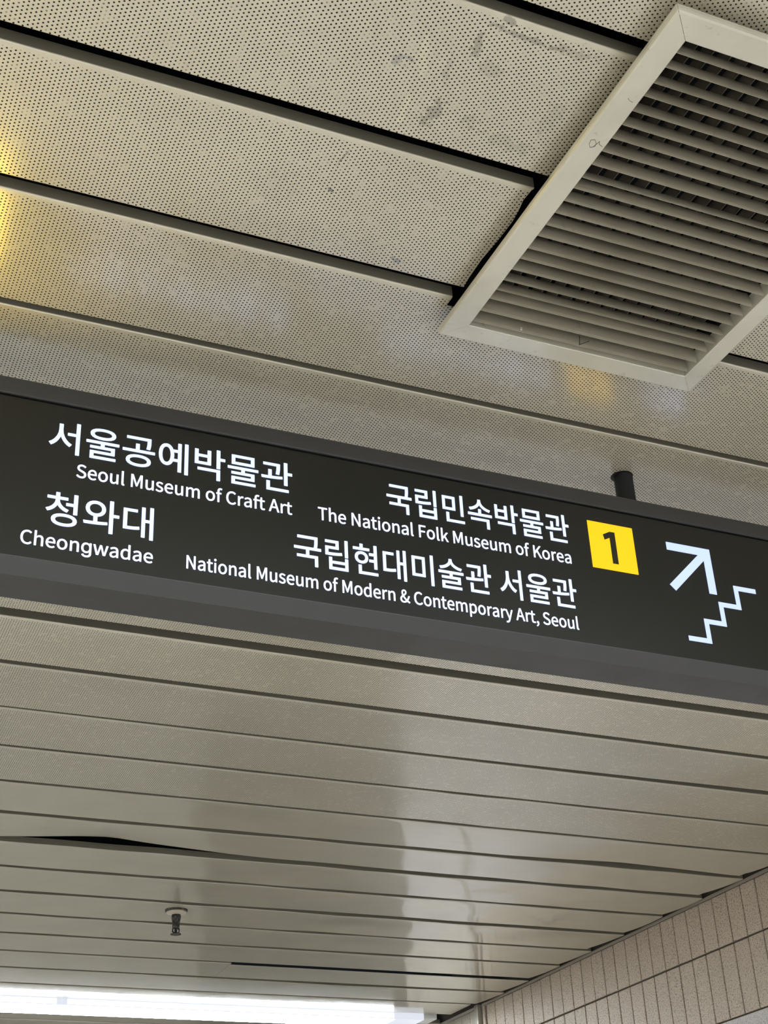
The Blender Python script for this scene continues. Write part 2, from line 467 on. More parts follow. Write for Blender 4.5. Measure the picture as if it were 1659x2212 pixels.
# pale granite slabs under the tiles
k = 0; yy = 1.2
zt = CAMZ + 0.6905 * H
while yy < 5.4:
    bm = bmesh.new(); box(bm, XW - 0.004, XW + 0.008, yy, yy + 0.598, zt - 0.60, zt, 0.0015, 1)
    from_bm('stone_slab', bm, M_stone, wall); yy += 0.602
# lower wall slabs down to the floor
for j in range(4):
    za = zt - 0.602 - j * 0.46
    bm = bmesh.new(); box(bm, XW - 0.002, XW + 0.008, -3.0, 5.4, max(0.0, za - 0.456), za, 0.0015, 1)
    from_bm('stone_slab', bm, M_stone, wall)
# angle trim where tiles meet the ceiling
b = bmesh.new()
zt2 = CAMZ + 0.9950 * H
prism(b, [(XW - 0.004, zt2), (XW - 0.004, zt2 + 0.0085), (XW + 0.010, zt2 + 0.0085), (XW + 0.010, zt2)], -1.0, POST - 0.02, 'y')
struct('trim_1', b, M_trim)
b = bmesh.new()
prism(b, [(XW - 0.006, zt2), (XW - 0.006, zt2 + 0.0085), (XW + 0.010, zt2 + 0.0085), (XW + 0.010, zt2)], POST + 0.006, 5.5, 'y')
struct('trim_2', b, new_mat('bright_trim', (0.52, 0.50, 0.46), 0.4, 0.5))
b = bmesh.new()
box(b, XW - 0.016, XW + 0.008, POST - 0.004, POST + 0.022, 0.0, CAMZ + 1.004 * H, 0.002)
struct('trim_3', b, M_steel)
b = bmesh.new(); box(b, XW - 0.001, XW + 0.006, POST - 0.034, POST - 0.016, 0.0, zt2, 0.001)
struct('trim_4', b, M_tile)

# ------------------------------------------------------------------ lettering data: outlines, [left handle, knot, right handle] in 1/3000 em
GLYPHS = {
    '&': '714;133,-14,272,-14,362,-14,435,21,494,75,557,30,617,0,671,-14,680,13,688,40,696,66,653,78,604,103,553,140,613,220,658,313,687,415,657,415,627,415,598,415,574,327,537,251,489,188,417,248,345,325,294,404,380,466,467,532,467,632,467,722,412,784,316,784,210,784,140,705,140,603,140,547,159,485,190,422,110,368,38,304,38,200,38,76;355,191,431,125,387,87,336,63,284,63,197,63,131,119,131,205,131,265,174,312,229,355,283,272;329,516,258,467,235,515,222,562,222,604,222,667,258,716,317,716,369,716,390,675,390,630,390,562',
    ',': '292;71,-181,79,-200,173,-160,232,-81,232,20,232,90,202,132,151,132,112,132,79,107,79,65,79,23,111,-2,149,-2,153,-2,157,-1,161,-1,160,-64,121,-114,56,-143,63,-162',
    'A': '638;91,257,4,0,37,0,69,0,102,0,127,78,152,157,176,235,270,235,364,235,458,235,482,157,507,78,532,0,566,0,600,0,634,0,547,257,460,513,373,770,337,770,301,770,265,770,178,513;278,312,201,312,213,352,226,391,238,431,266,518,291,601,315,691,317,691,318,691,319,691,345,602,369,518,397,431,409,391,422,352,434,312,356,312',
    'C': '670;204,-14,396,-14,496,-14,571,26,632,97,614,117,597,138,579,159,529,104,474,71,400,71,253,71,161,193,161,388,161,580,258,699,403,699,470,699,520,669,561,626,578,647,596,668,613,689,569,738,496,784,402,784,207,784,61,633,61,384,61,134',
    'F': '579;106,257,106,0,138,0,171,0,203,0,203,115,203,230,203,346,301,346,399,346,497,346,497,373,497,400,497,428,399,428,301,428,203,428,203,514,203,601,203,688,318,688,434,688,549,688,549,715,549,743,549,770,402,770,254,770,106,770,106,513',
    'K': '678;106,257,106,0,138,0,171,0,203,0,203,81,203,162,203,244,247,296,291,349,335,401,412,268,489,134,566,0,602,0,638,0,674,0,582,159,489,319,396,478,477,575,557,673,638,770,601,770,564,770,527,770,420,641,312,512,205,383,204,383,203,383,203,383,203,512,203,641,203,770,171,770,138,770,106,770,106,513',
    'M': '853;106,257,106,0,135,0,164,0,193,0,193,142,193,284,193,426,193,493,187,586,181,653,182,653,183,653,185,653,206,595,226,536,247,478,296,345,344,211,393,78,415,78,436,78,458,78,506,211,555,345,603,478,624,536,644,595,665,653,666,653,668,653,669,653,664,586,657,493,657,426,657,284,657,142,657,0,687,0,717,0,747,0,747,257,747,513,747,770,708,770,669,770,630,770,581,633,532,495,483,358,465,306,450,251,430,197,428,197,427,197,425,197,407,251,390,306,370,358,321,495,272,633,223,770,184,770,145,770,106,770,106,513',
    'N': '759;106,257,106,0,137,0,167,0,197,0,197,135,197,270,197,404,197,485,190,567,186,645,187,645,189,645,190,645,218,592,245,539,273,486,367,324,460,162,554,0,587,0,620,0,653,0,653,257,653,513,653,770,623,770,592,770,561,770,561,637,561,503,561,370,561,290,568,203,575,126,573,126,571,126,569,126,542,179,514,232,486,285,393,446,299,608,205,770,172,770,139,770,106,770,106,513',
    'S': '626;210,-14,319,-14,480,-14,581,83,581,205,581,319,512,372,422,411,386,426,349,442,313,458,253,483,185,512,185,587,185,655,242,699,329,699,400,699,457,671,504,627,521,648,538,668,555,689,501,745,420,784,329,784,189,784,86,699,86,580,86,467,171,413,243,382,279,366,316,350,353,334,426,301,482,276,482,196,482,122,422,71,320,71,241,71,163,109,108,167,89,145,70,122,50,100,117,30',
    'T': '629;266,229,266,0,298,0,331,0,363,0,363,229,363,459,363,688,441,688,519,688,597,688,597,715,597,743,597,770,409,770,221,770,33,770,33,743,33,715,33,688,110,688,188,688,266,688,266,459',
    'a': '591;132,-14,228,-14,298,-14,362,23,417,68,418,68,419,68,420,68,423,46,426,23,429,0,455,0,481,0,507,0,507,117,507,234,507,351,507,493,450,585,310,585,217,585,138,544,86,511,98,488,111,466,123,444,168,475,228,505,294,505,388,505,412,435,412,361,169,334,62,272,62,148,62,45;310,64,255,64,199,64,154,89,154,154,154,228,220,275,412,297,412,244,412,192,412,139,356,89',
    'd': '651;148,-14,291,-14,359,-14,420,23,464,67,465,67,466,67,467,67,470,45,473,22,476,0,502,0,528,0,555,0,555,279,555,557,555,836,522,836,490,836,458,836,458,763,458,690,458,617,460,584,461,551,463,519,413,560,370,585,303,585,172,585,56,470,56,285,56,95;364,67,312,67,212,67,154,148,154,286,154,416,228,504,319,504,367,504,411,487,458,444,458,345,458,245,458,145,411,92',
    'e': '582;175,-14,328,-14,404,-14,465,12,515,44,504,65,492,87,481,108,438,80,394,63,338,63,230,63,155,141,149,263,277,263,405,263,534,263,536,277,538,296,538,317,538,480,456,585,310,585,180,585,55,471,55,285,55,97;250,331,148,331,160,444,231,508,312,508,401,508,454,446,454,331,352,331',
    'f': '341;35,517,35,493,61,493,86,493,112,493,112,328,112,164,112,0,144,0,176,0,208,0,208,164,208,328,208,493,248,493,289,493,329,493,329,519,329,544,329,570,289,570,248,570,208,570,208,600,208,631,208,661,208,734,234,773,289,773,309,773,332,768,353,757,360,782,367,807,374,832,348,842,314,850,278,850,165,850,112,777,112,662,112,631,112,601,112,570,86,569,61,567,35,565,35,541',
    'g': '649;363,-230,316,-230,273,-230,236,-224,204,-213,172,-202,146,-187,126,-168,105,-149,88,-128,77,-106,103,-91,129,-77,155,-62,163,-74,173,-87,186,-101,198,-114,215,-126,235,-135,256,-144,283,-148,316,-148,363,-148,401,-137,431,-114,460,-92,475,-57,475,-9,475,29,475,67,475,104,472,104,470,104,467,104,460,92,450,78,437,63,425,48,407,35,385,24,363,13,334,7,297,7,251,7,209,18,172,41,135,63,105,95,84,137,63,180,52,231,52,292,52,351,63,403,84,447,105,492,134,526,171,550,208,574,251,586,299,586,335,586,364,581,386,568,409,557,427,543,439,528,453,512,462,498,469,487,472,487,475,487,477,487,477,517,477,548,477,579,508,579,538,579,568,579,568,381,568,184,568,-14,568,-64,557,-105,534,-137,512,-169,482,-192,443,-207,405,-222;277,90,313,90,348,90,378,98,402,114,427,131,445,154,458,185,470,215,476,251,476,294,476,335,470,371,458,403,445,434,427,459,403,476,378,494,348,503,313,503,277,503,246,494,221,475,197,457,178,432,166,400,153,369,147,334,147,294,147,253,153,218,166,187,178,157,197,133,222,115,247,99',
    'h': '637;97,279,97,0,129,0,161,0,193,0,193,138,193,276,193,414,250,472,290,501,349,501,424,501,457,456,457,349,457,232,457,116,457,0,489,0,521,0,553,0,553,120,553,241,553,361,553,506,498,585,378,585,300,585,242,542,189,489,190,529,192,568,193,607,193,683,193,760,193,836,161,836,129,836,97,836,97,557',
    'i': '289;97,190,97,0,129,0,161,0,193,0,193,190,193,380,193,570,161,570,129,570,97,570,97,380;107,688,145,688,183,688,209,713,209,752,209,789,183,814,145,814,107,814,82,789,82,752,82,713',
    'k': '579;97,279,97,0,128,0,160,0,191,0,191,50,191,100,191,150,227,192,263,234,298,275,354,183,410,92,465,0,500,0,535,0,569,0,498,113,426,227,354,340,417,417,481,494,544,570,508,570,473,570,437,570,356,470,276,370,195,270,194,270,193,270,191,270,191,459,191,647,191,836,160,836,128,836,97,836,97,557',
    'l': '298;126,-14,197,-14,224,-14,239,-9,253,-5,249,19,244,44,239,68,229,66,225,66,220,66,205,66,193,78,193,107,193,350,193,593,193,836,161,836,129,836,97,836,97,595,97,354,97,113,97,33',
    'm': '972;97,190,97,0,129,0,161,0,193,0,193,138,193,276,193,414,245,473,293,501,336,501,409,501,442,456,442,349,442,232,442,116,442,0,474,0,506,0,538,0,538,138,538,276,538,414,591,473,638,501,682,501,754,501,788,456,788,349,788,232,788,116,788,0,820,0,852,0,883,0,883,120,883,241,883,361,883,506,828,585,711,585,641,585,582,540,522,476,499,543,453,585,364,585,296,585,237,542,187,487,186,487,186,487,185,487,182,515,179,543,175,570,149,570,123,570,97,570,97,380',
    'n': '640;97,190,97,0,129,0,161,0,193,0,193,138,193,276,193,414,250,472,290,501,349,501,424,501,457,456,457,349,457,232,457,116,457,0,489,0,521,0,553,0,553,120,553,241,553,361,553,506,498,585,378,585,300,585,241,542,187,487,186,487,186,487,185,487,182,515,179,543,175,570,149,570,123,570,97,570,97,380',
    'o': '636;179,-14,318,-14,458,-14,582,96,582,285,582,475,458,585,318,585,179,585,55,475,55,285,55,96;417,66,318,66,220,66,153,153,153,285,153,416,220,504,318,504,417,504,484,416,484,285,484,153',
    'p': '651;97,30,97,-241,129,-241,161,-241,193,-241,193,-176,193,-112,193,-47,192,-14,191,19,190,53,242,9,296,-14,348,-14,478,-14,596,99,596,294,596,471,516,585,369,585,303,585,238,547,187,504,186,504,186,504,185,504,182,526,179,548,175,570,149,570,123,570,97,570,97,300;426,67,332,67,294,67,244,82,193,126,193,226,193,326,193,426,248,477,297,504,345,504,454,504,496,420,496,293,496,152',
    'r': '407;97,190,97,0,129,0,161,0,193,0,193,122,193,244,193,367,231,463,289,499,336,499,360,499,373,496,392,489,398,517,404,545,410,572,392,582,374,585,349,585,286,585,227,539,187,466,186,466,186,466,185,466,182,501,179,536,175,570,149,570,123,570,97,570,97,380',
    's': '491;165,-14,246,-14,380,-14,453,63,453,155,453,264,362,297,279,329,215,353,157,374,157,428,157,473,190,511,263,511,313,511,353,488,392,460,407,480,423,500,438,520,395,556,332,585,262,585,137,585,65,514,65,423,65,326,151,288,231,258,294,235,361,208,361,150,361,101,325,61,249,61,181,61,130,88,80,129,64,108,49,86,34,65,87,20',
    't': '396;154,-14,275,-14,311,-14,349,-3,381,7,375,32,369,56,362,80,343,71,318,64,297,64,231,64,209,104,209,173,209,280,209,386,209,493,261,493,313,493,364,493,364,519,364,544,364,570,313,570,261,570,209,570,209,624,209,678,209,731,182,731,156,731,129,731,126,678,122,624,119,570,89,569,58,567,28,565,28,541,28,517,28,493,57,493,85,493,113,493,113,387,113,282,113,176,113,62',
    'u': '637;143,-14,264,-14,341,-14,398,27,452,89,453,89,454,89,455,89,457,60,460,30,462,0,489,0,515,0,542,0,542,190,542,380,542,570,510,570,478,570,446,570,446,436,446,301,446,166,392,99,351,69,292,69,216,69,185,114,185,221,185,337,185,454,185,570,153,570,120,570,88,570,88,450,88,329,88,209,88,63',
    'w': '842;134,190,187,0,224,0,261,0,298,0,325,102,352,204,379,306,394,360,405,414,418,472,420,472,422,472,423,472,437,414,447,361,462,308,489,205,517,103,544,0,583,0,622,0,661,0,712,190,764,380,815,570,784,570,754,570,723,570,695,460,667,350,640,241,627,186,617,134,605,82,603,82,602,82,600,82,586,134,574,186,560,241,530,350,500,460,471,570,439,570,408,570,377,570,347,460,318,350,288,241,274,186,262,134,250,82,248,82,246,82,245,82,233,134,223,186,211,241,183,350,154,460,126,570,93,570,61,570,28,570,81,380',
    'y': '547;80,-246,106,-246,220,-246,279,-160,319,-48,391,158,462,364,534,570,502,570,471,570,440,570,406,465,371,360,337,254,322,203,306,145,291,92,289,92,287,92,286,92,266,146,247,204,229,254,190,360,152,465,113,570,80,570,47,570,14,570,90,380,166,189,243,-1,238,-15,234,-30,230,-44,206,-114,166,-167,102,-167,86,-167,69,-162,58,-158,51,-183,45,-209,39,-234,57,-242',
    '공': '966;681,269,478,269,276,269,148,204,148,93,148,-15,276,-80,478,-80,681,-80,809,-15,809,93,809,204;330,202,478,202,627,202,723,161,723,93,723,28,627,-12,478,-12,330,-12,234,28,234,93,234,161;370,820,154,820,154,797,154,773,154,750,341,750,528,750,715,750,715,747,715,744,715,741,715,666,715,596,690,498,718,495,747,492,775,488,801,586,801,664,801,741,801,767,801,794,801,820,586,820;434,609,405,609,405,548,405,487,405,426,288,426,171,426,54,426,54,403,54,379,54,355,339,355,624,355,910,355,910,379,910,403,910,426,770,426,631,426,492,426,492,487,492,548,492,609,463,609',
    '관': '966;261,795,104,795,104,771,104,747,104,723,232,723,361,723,489,723,489,663,486,583,464,472,493,469,522,466,550,463,575,587,575,683,575,745,575,762,575,778,575,795,418,795;53,328,56,305,223,305,450,309,646,342,644,364,643,385,641,407,544,393,437,386,333,381,333,449,333,516,333,583,304,583,276,583,247,583,247,515,247,446,247,378,175,376,106,376,46,376,49,352;733,869,704,869,704,630,704,392,704,153,733,153,763,153,792,153,792,264,792,375,792,486,837,486,882,486,928,486,928,511,928,535,928,560,882,560,837,560,792,560,792,663,792,766,792,869,763,869;220,218,191,218,191,125,191,32,191,-61,402,-61,612,-61,822,-61,822,-37,822,-13,822,11,641,11,460,11,278,11,278,80,278,149,278,218,249,218',
    '국': '966;241,239,142,239,142,216,142,193,142,169,335,169,528,169,721,169,721,85,721,2,721,-82,750,-82,779,-82,808,-82,808,25,808,132,808,239,714,239,619,239,525,239,525,297,525,355,525,413,655,413,784,413,914,413,914,437,914,460,914,484,869,484,824,484,778,484,803,597,803,683,803,754,803,777,803,800,803,824,589,824,375,824,162,824,162,800,162,776,162,752,347,752,532,752,716,752,716,681,716,598,691,484,478,484,265,484,53,484,53,460,53,437,53,413,181,413,310,413,438,413,438,355,438,297,438,239,339,239',
    '대': '966;587,848,560,848,560,554,560,261,560,-33,587,-33,614,-33,641,-33,641,117,641,266,641,416,686,416,730,416,775,416,775,250,775,84,775,-82,803,-82,831,-82,858,-82,858,235,858,552,858,869,831,869,803,869,775,869,775,742,775,614,775,487,730,487,686,487,641,487,641,607,641,728,641,848,614,848;204,753,86,753,86,553,86,353,86,152,107,152,127,152,148,152,291,152,387,157,500,181,497,205,494,229,492,253,389,231,299,227,173,226,173,378,173,530,173,682,262,682,350,682,439,682,439,706,439,729,439,753,321,753',
    '립': '966;773,868,744,868,744,694,744,520,744,346,773,346,802,346,831,346,831,520,831,694,831,868,802,868;246,298,217,298,217,176,217,53,217,-69,422,-69,626,-69,831,-69,831,53,831,176,831,298,802,298,773,298,745,298,745,261,745,224,745,187,598,187,451,187,304,187,304,224,304,261,304,298,275,298;304,79,304,118,451,118,598,118,745,118,745,79,745,41,745,2,598,2,451,2,304,2,304,41;243,822,100,822,100,799,100,775,100,751,215,751,330,751,445,751,445,711,445,672,445,632,331,632,216,632,102,632,102,543,102,454,102,366,127,366,153,366,179,366,354,366,483,371,640,396,636,420,633,444,629,467,479,442,355,438,187,438,187,480,187,522,187,564,301,564,416,564,530,564,530,650,530,736,530,822,387,822',
    '물': '966;376,837,164,837,164,741,164,644,164,547,376,547,588,547,799,547,799,644,799,741,799,837,588,837;558,768,713,768,713,717,713,667,713,617,558,617,404,617,249,617,249,667,249,717,249,768,404,768;159,50,159,-3,159,-26,159,-49,159,-71,382,-71,605,-71,829,-71,829,-49,829,-26,829,-3,634,-3,439,-3,244,-3,244,28,244,60,244,91,429,91,615,91,800,91,800,163,800,234,800,306,708,306,616,306,524,306,524,336,524,367,524,398,653,398,782,398,911,398,911,422,911,445,911,468,625,468,339,468,53,468,53,445,53,422,53,398,181,398,309,398,437,398,437,367,437,336,437,306,343,306,250,306,157,306,157,283,157,261,157,238,343,238,529,238,715,238,715,211,715,183,715,155,530,155,344,155,159,155,159,103',
    '미': '966;252,775,106,775,106,569,106,363,106,157,252,157,397,157,543,157,543,363,543,569,543,775,397,775;370,706,459,706,459,546,459,387,459,227,370,227,281,227,192,227,192,387,192,546,192,706,281,706;772,869,743,869,743,551,743,234,743,-83,772,-83,801,-83,830,-83,830,234,830,551,830,869,801,869',
    '민': '966;250,786,102,786,102,638,102,491,102,343,250,343,397,343,545,343,545,491,545,638,545,786,397,786;369,715,460,715,460,615,460,514,460,414,369,414,278,414,187,414,187,514,187,615,187,715,278,715;773,868,744,868,744,640,744,412,744,185,773,185,802,185,831,185,831,412,831,640,831,868,802,868;250,250,221,250,221,150,221,50,221,-50,434,-50,647,-50,860,-50,860,-27,860,-3,860,21,676,21,492,21,308,21,308,97,308,174,308,250,279,250',
    '박': '966;378,245,172,245,172,221,172,197,172,173,349,173,526,173,703,173,703,88,703,3,703,-82,732,-82,761,-82,790,-82,790,27,790,136,790,245,584,245;120,809,91,809,91,659,91,509,91,359,238,359,385,359,532,359,532,509,532,659,532,809,503,809,474,809,445,809,445,759,445,710,445,661,356,661,267,661,178,661,178,710,178,759,178,809,149,809;178,537,178,591,267,591,356,591,445,591,445,537,445,484,445,430,356,430,267,430,178,430,178,484;732,869,703,869,703,678,703,486,703,295,732,295,761,295,790,295,790,380,790,465,790,549,836,549,883,549,930,549,930,574,930,598,930,622,883,622,836,622,790,622,790,704,790,786,790,869,761,869',
    '서': '966;777,869,748,869,748,761,748,654,748,546,674,546,601,546,527,546,527,522,527,499,527,475,601,475,674,475,748,475,748,289,748,103,748,-83,777,-83,805,-83,834,-83,834,234,834,551,834,869,805,869;327,787,297,787,297,730,297,673,297,617,297,441,191,258,51,189,70,166,88,142,106,119,213,176,301,296,342,437,384,304,471,191,578,136,595,159,613,182,630,206,493,271,386,444,386,617,386,673,386,730,386,787,356,787',
    '속': '966;367,228,148,228,148,205,148,182,148,159,338,159,528,159,717,159,717,78,717,-2,717,-82,746,-82,776,-82,805,-82,805,21,805,125,805,228,586,228;467,537,438,537,438,488,438,440,438,392,310,392,181,392,53,392,53,368,53,344,53,320,339,320,626,320,913,320,913,344,913,368,913,392,783,392,654,392,524,392,524,440,524,488,524,537,495,537;466,854,437,854,437,840,437,825,437,811,437,685,273,579,104,556,115,533,126,509,137,486,283,511,422,586,481,694,541,586,681,511,825,486,836,509,847,533,858,556,689,579,525,685,525,811,525,825,525,840,525,854,496,854',
    '술': '966;467,863,437,863,437,852,437,840,437,829,437,712,272,621,100,601,110,579,119,557,129,535,278,554,421,621,481,723,542,621,684,554,834,535,844,557,854,579,863,601,692,621,526,712,526,829,526,840,526,852,526,863,496,863;159,50,159,-3,159,-26,159,-49,159,-71,382,-71,605,-71,829,-71,829,-49,829,-26,829,-3,634,-3,439,-3,244,-3,244,28,244,60,244,91,429,91,615,91,800,91,800,164,800,236,800,309,708,309,616,309,524,309,524,340,524,371,524,402,653,402,782,402,911,402,911,426,911,449,911,473,625,473,339,473,53,473,53,449,53,426,53,402,181,402,309,402,437,402,437,371,437,340,437,309,343,309,250,309,157,309,157,286,157,263,157,241,343,241,529,241,715,241,715,212,715,184,715,155,530,155,344,155,159,155,159,103',
    '예': '966;804,869,776,869,776,552,776,235,776,-82,804,-82,832,-82,860,-82,860,235,860,552,860,869,832,869;191,708,266,708,341,708,390,612,390,459,390,305,341,209,266,209,191,209,144,305,144,459,144,612;547,567,589,567,589,495,589,422,589,350,547,350,504,350,461,350,466,383,470,420,470,459,470,498,466,535,461,567,504,567;348,789,266,789,144,789,64,662,64,459,64,255,144,127,266,127,347,127,410,182,442,277,491,277,540,277,589,277,589,174,589,70,589,-34,617,-34,645,-34,672,-34,672,261,672,555,672,849,645,849,617,849,589,849,589,779,589,709,589,639,541,639,492,639,443,639,410,734',
    '와': '966;239,732,336,732,432,732,502,672,502,583,502,495,432,434,336,434,239,434,169,495,169,583,169,672;50,148,55,124,221,123,442,125,642,160,640,181,638,203,636,225,555,214,467,207,380,203,380,256,380,310,380,363,502,379,587,464,587,583,587,715,481,807,336,807,189,807,84,715,84,583,84,464,169,379,293,363,293,309,293,254,293,200,203,197,117,196,41,196,46,172;724,869,695,869,695,552,695,235,695,-82,724,-82,753,-82,782,-82,782,80,782,242,782,403,832,403,882,403,933,403,933,428,933,452,933,477,882,477,832,477,782,477,782,607,782,738,782,869,753,869',
    '울': '966;691,857,481,857,271,857,147,798,147,693,147,587,271,528,481,528,691,528,815,587,815,693,815,798;327,791,481,791,637,791,726,755,726,693,726,629,637,595,481,595,327,595,237,629,237,693,237,755;159,50,159,-3,159,-26,159,-49,159,-71,382,-71,605,-71,829,-71,829,-49,829,-26,829,-3,634,-3,439,-3,244,-3,244,29,244,61,244,93,429,93,615,93,800,93,800,165,800,236,800,308,708,308,616,308,524,308,524,337,524,367,524,396,653,396,782,396,911,396,911,419,911,443,911,466,625,466,339,466,53,466,53,443,53,419,53,396,181,396,309,396,437,396,437,367,437,337,437,308,343,308,250,308,157,308,157,286,157,264,157,242,343,242,529,242,715,242,715,214,715,186,715,158,530,158,344,158,159,158,159,104',
    '청': '966;717,268,521,268,325,268,205,205,205,95,205,-16,325,-80,521,-80,717,-80,837,-16,837,95,837,205;378,200,521,200,665,200,751,161,751,95,751,28,665,-12,521,-12,378,-12,291,28,291,95,291,161;319,873,290,873,290,833,290,794,290,754,220,754,149,754,79,754,79,731,79,707,79,684,149,684,220,684,290,684,290,678,290,672,290,666,290,538,194,422,55,376,69,353,83,331,97,308,209,346,294,426,335,529,377,437,463,367,574,333,587,356,601,379,614,401,475,442,376,548,376,666,376,672,376,678,376,684,446,684,516,684,586,684,586,707,586,731,586,754,516,754,447,754,377,754,377,794,377,833,377,873,348,873;776,869,747,869,747,778,747,688,747,598,683,598,620,598,557,598,557,574,557,550,557,526,620,526,683,526,747,526,747,449,747,371,747,293,776,293,805,293,834,293,834,485,834,677,834,869,805,869',
    '현': '966;450,630,322,630,196,630,108,557,108,449,108,340,196,267,322,267,450,267,538,340,538,449,538,557;244,561,322,561,401,561,456,516,456,449,456,380,401,335,322,335,244,335,190,380,190,449,190,516;640,416,586,416,586,393,586,369,586,346,640,346,693,346,747,346,747,278,747,210,747,143,776,143,805,143,834,143,834,384,834,626,834,868,805,868,776,868,747,868,747,784,747,700,747,616,693,616,640,616,586,616,586,592,586,568,586,544,640,544,693,544,747,544,747,501,747,459,747,416,693,416;309,869,280,869,280,830,280,791,280,752,205,752,129,752,54,752,54,729,54,705,54,682,231,682,409,682,586,682,586,705,586,729,586,752,513,752,440,752,367,752,367,791,367,830,367,869,338,869;253,206,224,206,224,117,224,28,224,-61,435,-61,645,-61,856,-61,856,-37,856,-13,856,11,674,11,493,11,311,11,311,76,311,141,311,206,282,206',
}

def glyph(ch):
    if ch == ' ': return 235, []
    adv, rest = GLYPHS[ch].split(';', 1)
    out = []
    for s in rest.split(';'):
        v = [int(q) for q in s.split(',')]
        out.append([v[i:i+6] for i in range(0, len(v), 6)])
    return int(adv), out

def curve_mesh(splines, off, depth, res=6):
    cu = bpy.data.curves.new('t', 'CURVE'); cu.dimensions = '2D'; cu.fill_mode = 'BOTH'
    cu.extrude = depth; cu.offset = off; cu.resolution_u = res
    for sp in splines:
        s = cu.splines.new('BEZIER'); s.bezier_points.add(len(sp) - 1); s.use_cyclic_u = True
        for bp, (lx, ly, x, y_, rx, ry) in zip(s.bezier_points, sp):
            bp.handle_left_type = bp.handle_right_type = 'FREE'
            bp.co = (x, y_, 0); bp.handle_left = (lx, ly, 0); bp.handle_right = (rx, ry, 0)
    o = bpy.data.objects.new('t', cu); C.objects.link(o)
    dg = bpy.context.evaluated_depsgraph_get()
    me = bpy.data.meshes.new_from_object(o.evaluated_get(dg))
    bpy.data.objects.remove(o); bpy.data.curves.remove(cu)
    return me

# ------------------------------------------------------------------ the hanging sign
SY = 1.33 * H                                    # front of the lit face
SX0, SX1 = -0.86, 1.50
SZ0, SZ1 = CAMZ + 0.7134 * H, CAMZ + 0.945 * H
SZA = CAMZ + 0.7270 * H            # lower edge of the vertical face; a sloping rail leads under from here
SYC = 1.345 * H
RIM = 0.0215 * H
SYB = 1.4005 * H
sign = empty('hanging_sign', ((SX0 + SX1) / 2, (SY + SYB) / 2, SZ0))
tag(sign, 'long dark grey hanging lightbox sign with white Korean and English directions and an arrow', 'sign')
SO = sign.location.copy()
def spart(name, bm, mats, parent=sign, smooth=False):
    if parent is sign: return from_bm(name, bm, mats, parent, smooth, SO)
    return from_bm(name, bm, mats, parent, smooth, SO)
b = bmesh.new(); prism(b, [(SY + 0.003, SZA), (SYC + 0.001, SZ0), (SYB - 0.003, SZ0), (SYB, SZ0 + 0.003), (SYB, SZ1), (SY + 0.003, SZ1)], SX0, SX1, 'x')
spart('cabinet', b, M_frame)
fp = SY - 0.0035
b = bmesh.new(); box(b, SX0, SX1, fp, SY + 0.006, SZ1 - RIM, SZ1, 0.0016); spart('top_rail', b, M_frame)
b = bmesh.new(); prism(b, [(SY - 0.0008, SZA + 0.0006), (SY - 0.0008, SZA - 0.0006), (SYC - 0.001, SZ0 - 0.0010), (SYC + 0.001, SZ0 - 0.0010), (SYC + 0.001, SZ0 + 0.004), (SY + 0.004, SZA + 0.0006)], SX0, SX1, 'x'); spart('bottom_rail', b, M_frame)
for x0, x1 in ((SX0, SX0 + RIM), (SX1 - RIM, SX1)):
    b = bmesh.new(); box(b, x0, x1, fp, SY + 0.006, SZA, SZ1 - RIM, 0.0016); spart('end_rail', b, M_frame)
b = bmesh.new(); box(b, SX0 + RIM - 0.001, SX1 - RIM + 0.001, SY, SY + 0.004, SZA, SZ1 - RIM + 0.001); face = spart('face_panel', b, M_face)
face.data.name = 'face_panel'
# thin black strip standing in for the shadow line under the top rail
b = bmesh.new(); box(b, SX0 + RIM, SX1 - RIM, SY - 0.0006, SY + 0.002, SZ1 - RIM - 0.0022, SZ1 - RIM); spart('shadow_line', b, M_seam)
# rail joint grooves along the cabinet underside
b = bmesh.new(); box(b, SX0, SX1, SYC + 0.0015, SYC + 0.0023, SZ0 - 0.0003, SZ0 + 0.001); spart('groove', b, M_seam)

LINES = [
 ('서울공예박물관', 0.24316, 0.045988, 0.95080, 0.046347, 'kr'),
 ('Seoul Museum of Craft Art', 0.27962, 0.021443, 0.91681, 0.023230, 'en'),
 ('청와대', 0.24580, 0.046529, 0.85153, 0.045917, 'kr'),
 ('Cheongwadae', 0.22146, 0.022085, 0.81737, 0.022913, 'en'),
 ('국립민속박물관', 0.68161, 0.040736, 0.95139, 0.046151, 'kr'),
 ('The National Folk Museum of Korea', 0.58641, 0.021251, 0.91695, 0.023608, 'en'),
 ('국립현대미술관 서울관', 0.55203, 0.040868, 0.85191, 0.045799, 'kr'),
 ('National Museum of Modern & Contemporary Art, Seoul', 0.41570, 0.019821, 0.81808, 0.022715, 'en'),
]
def stand(me):   # curve plane -> the sign's face
    for v in me.vertices:
        x, y_, z = v.co; v.co = (x, -z, y_)
LET = 0.0006
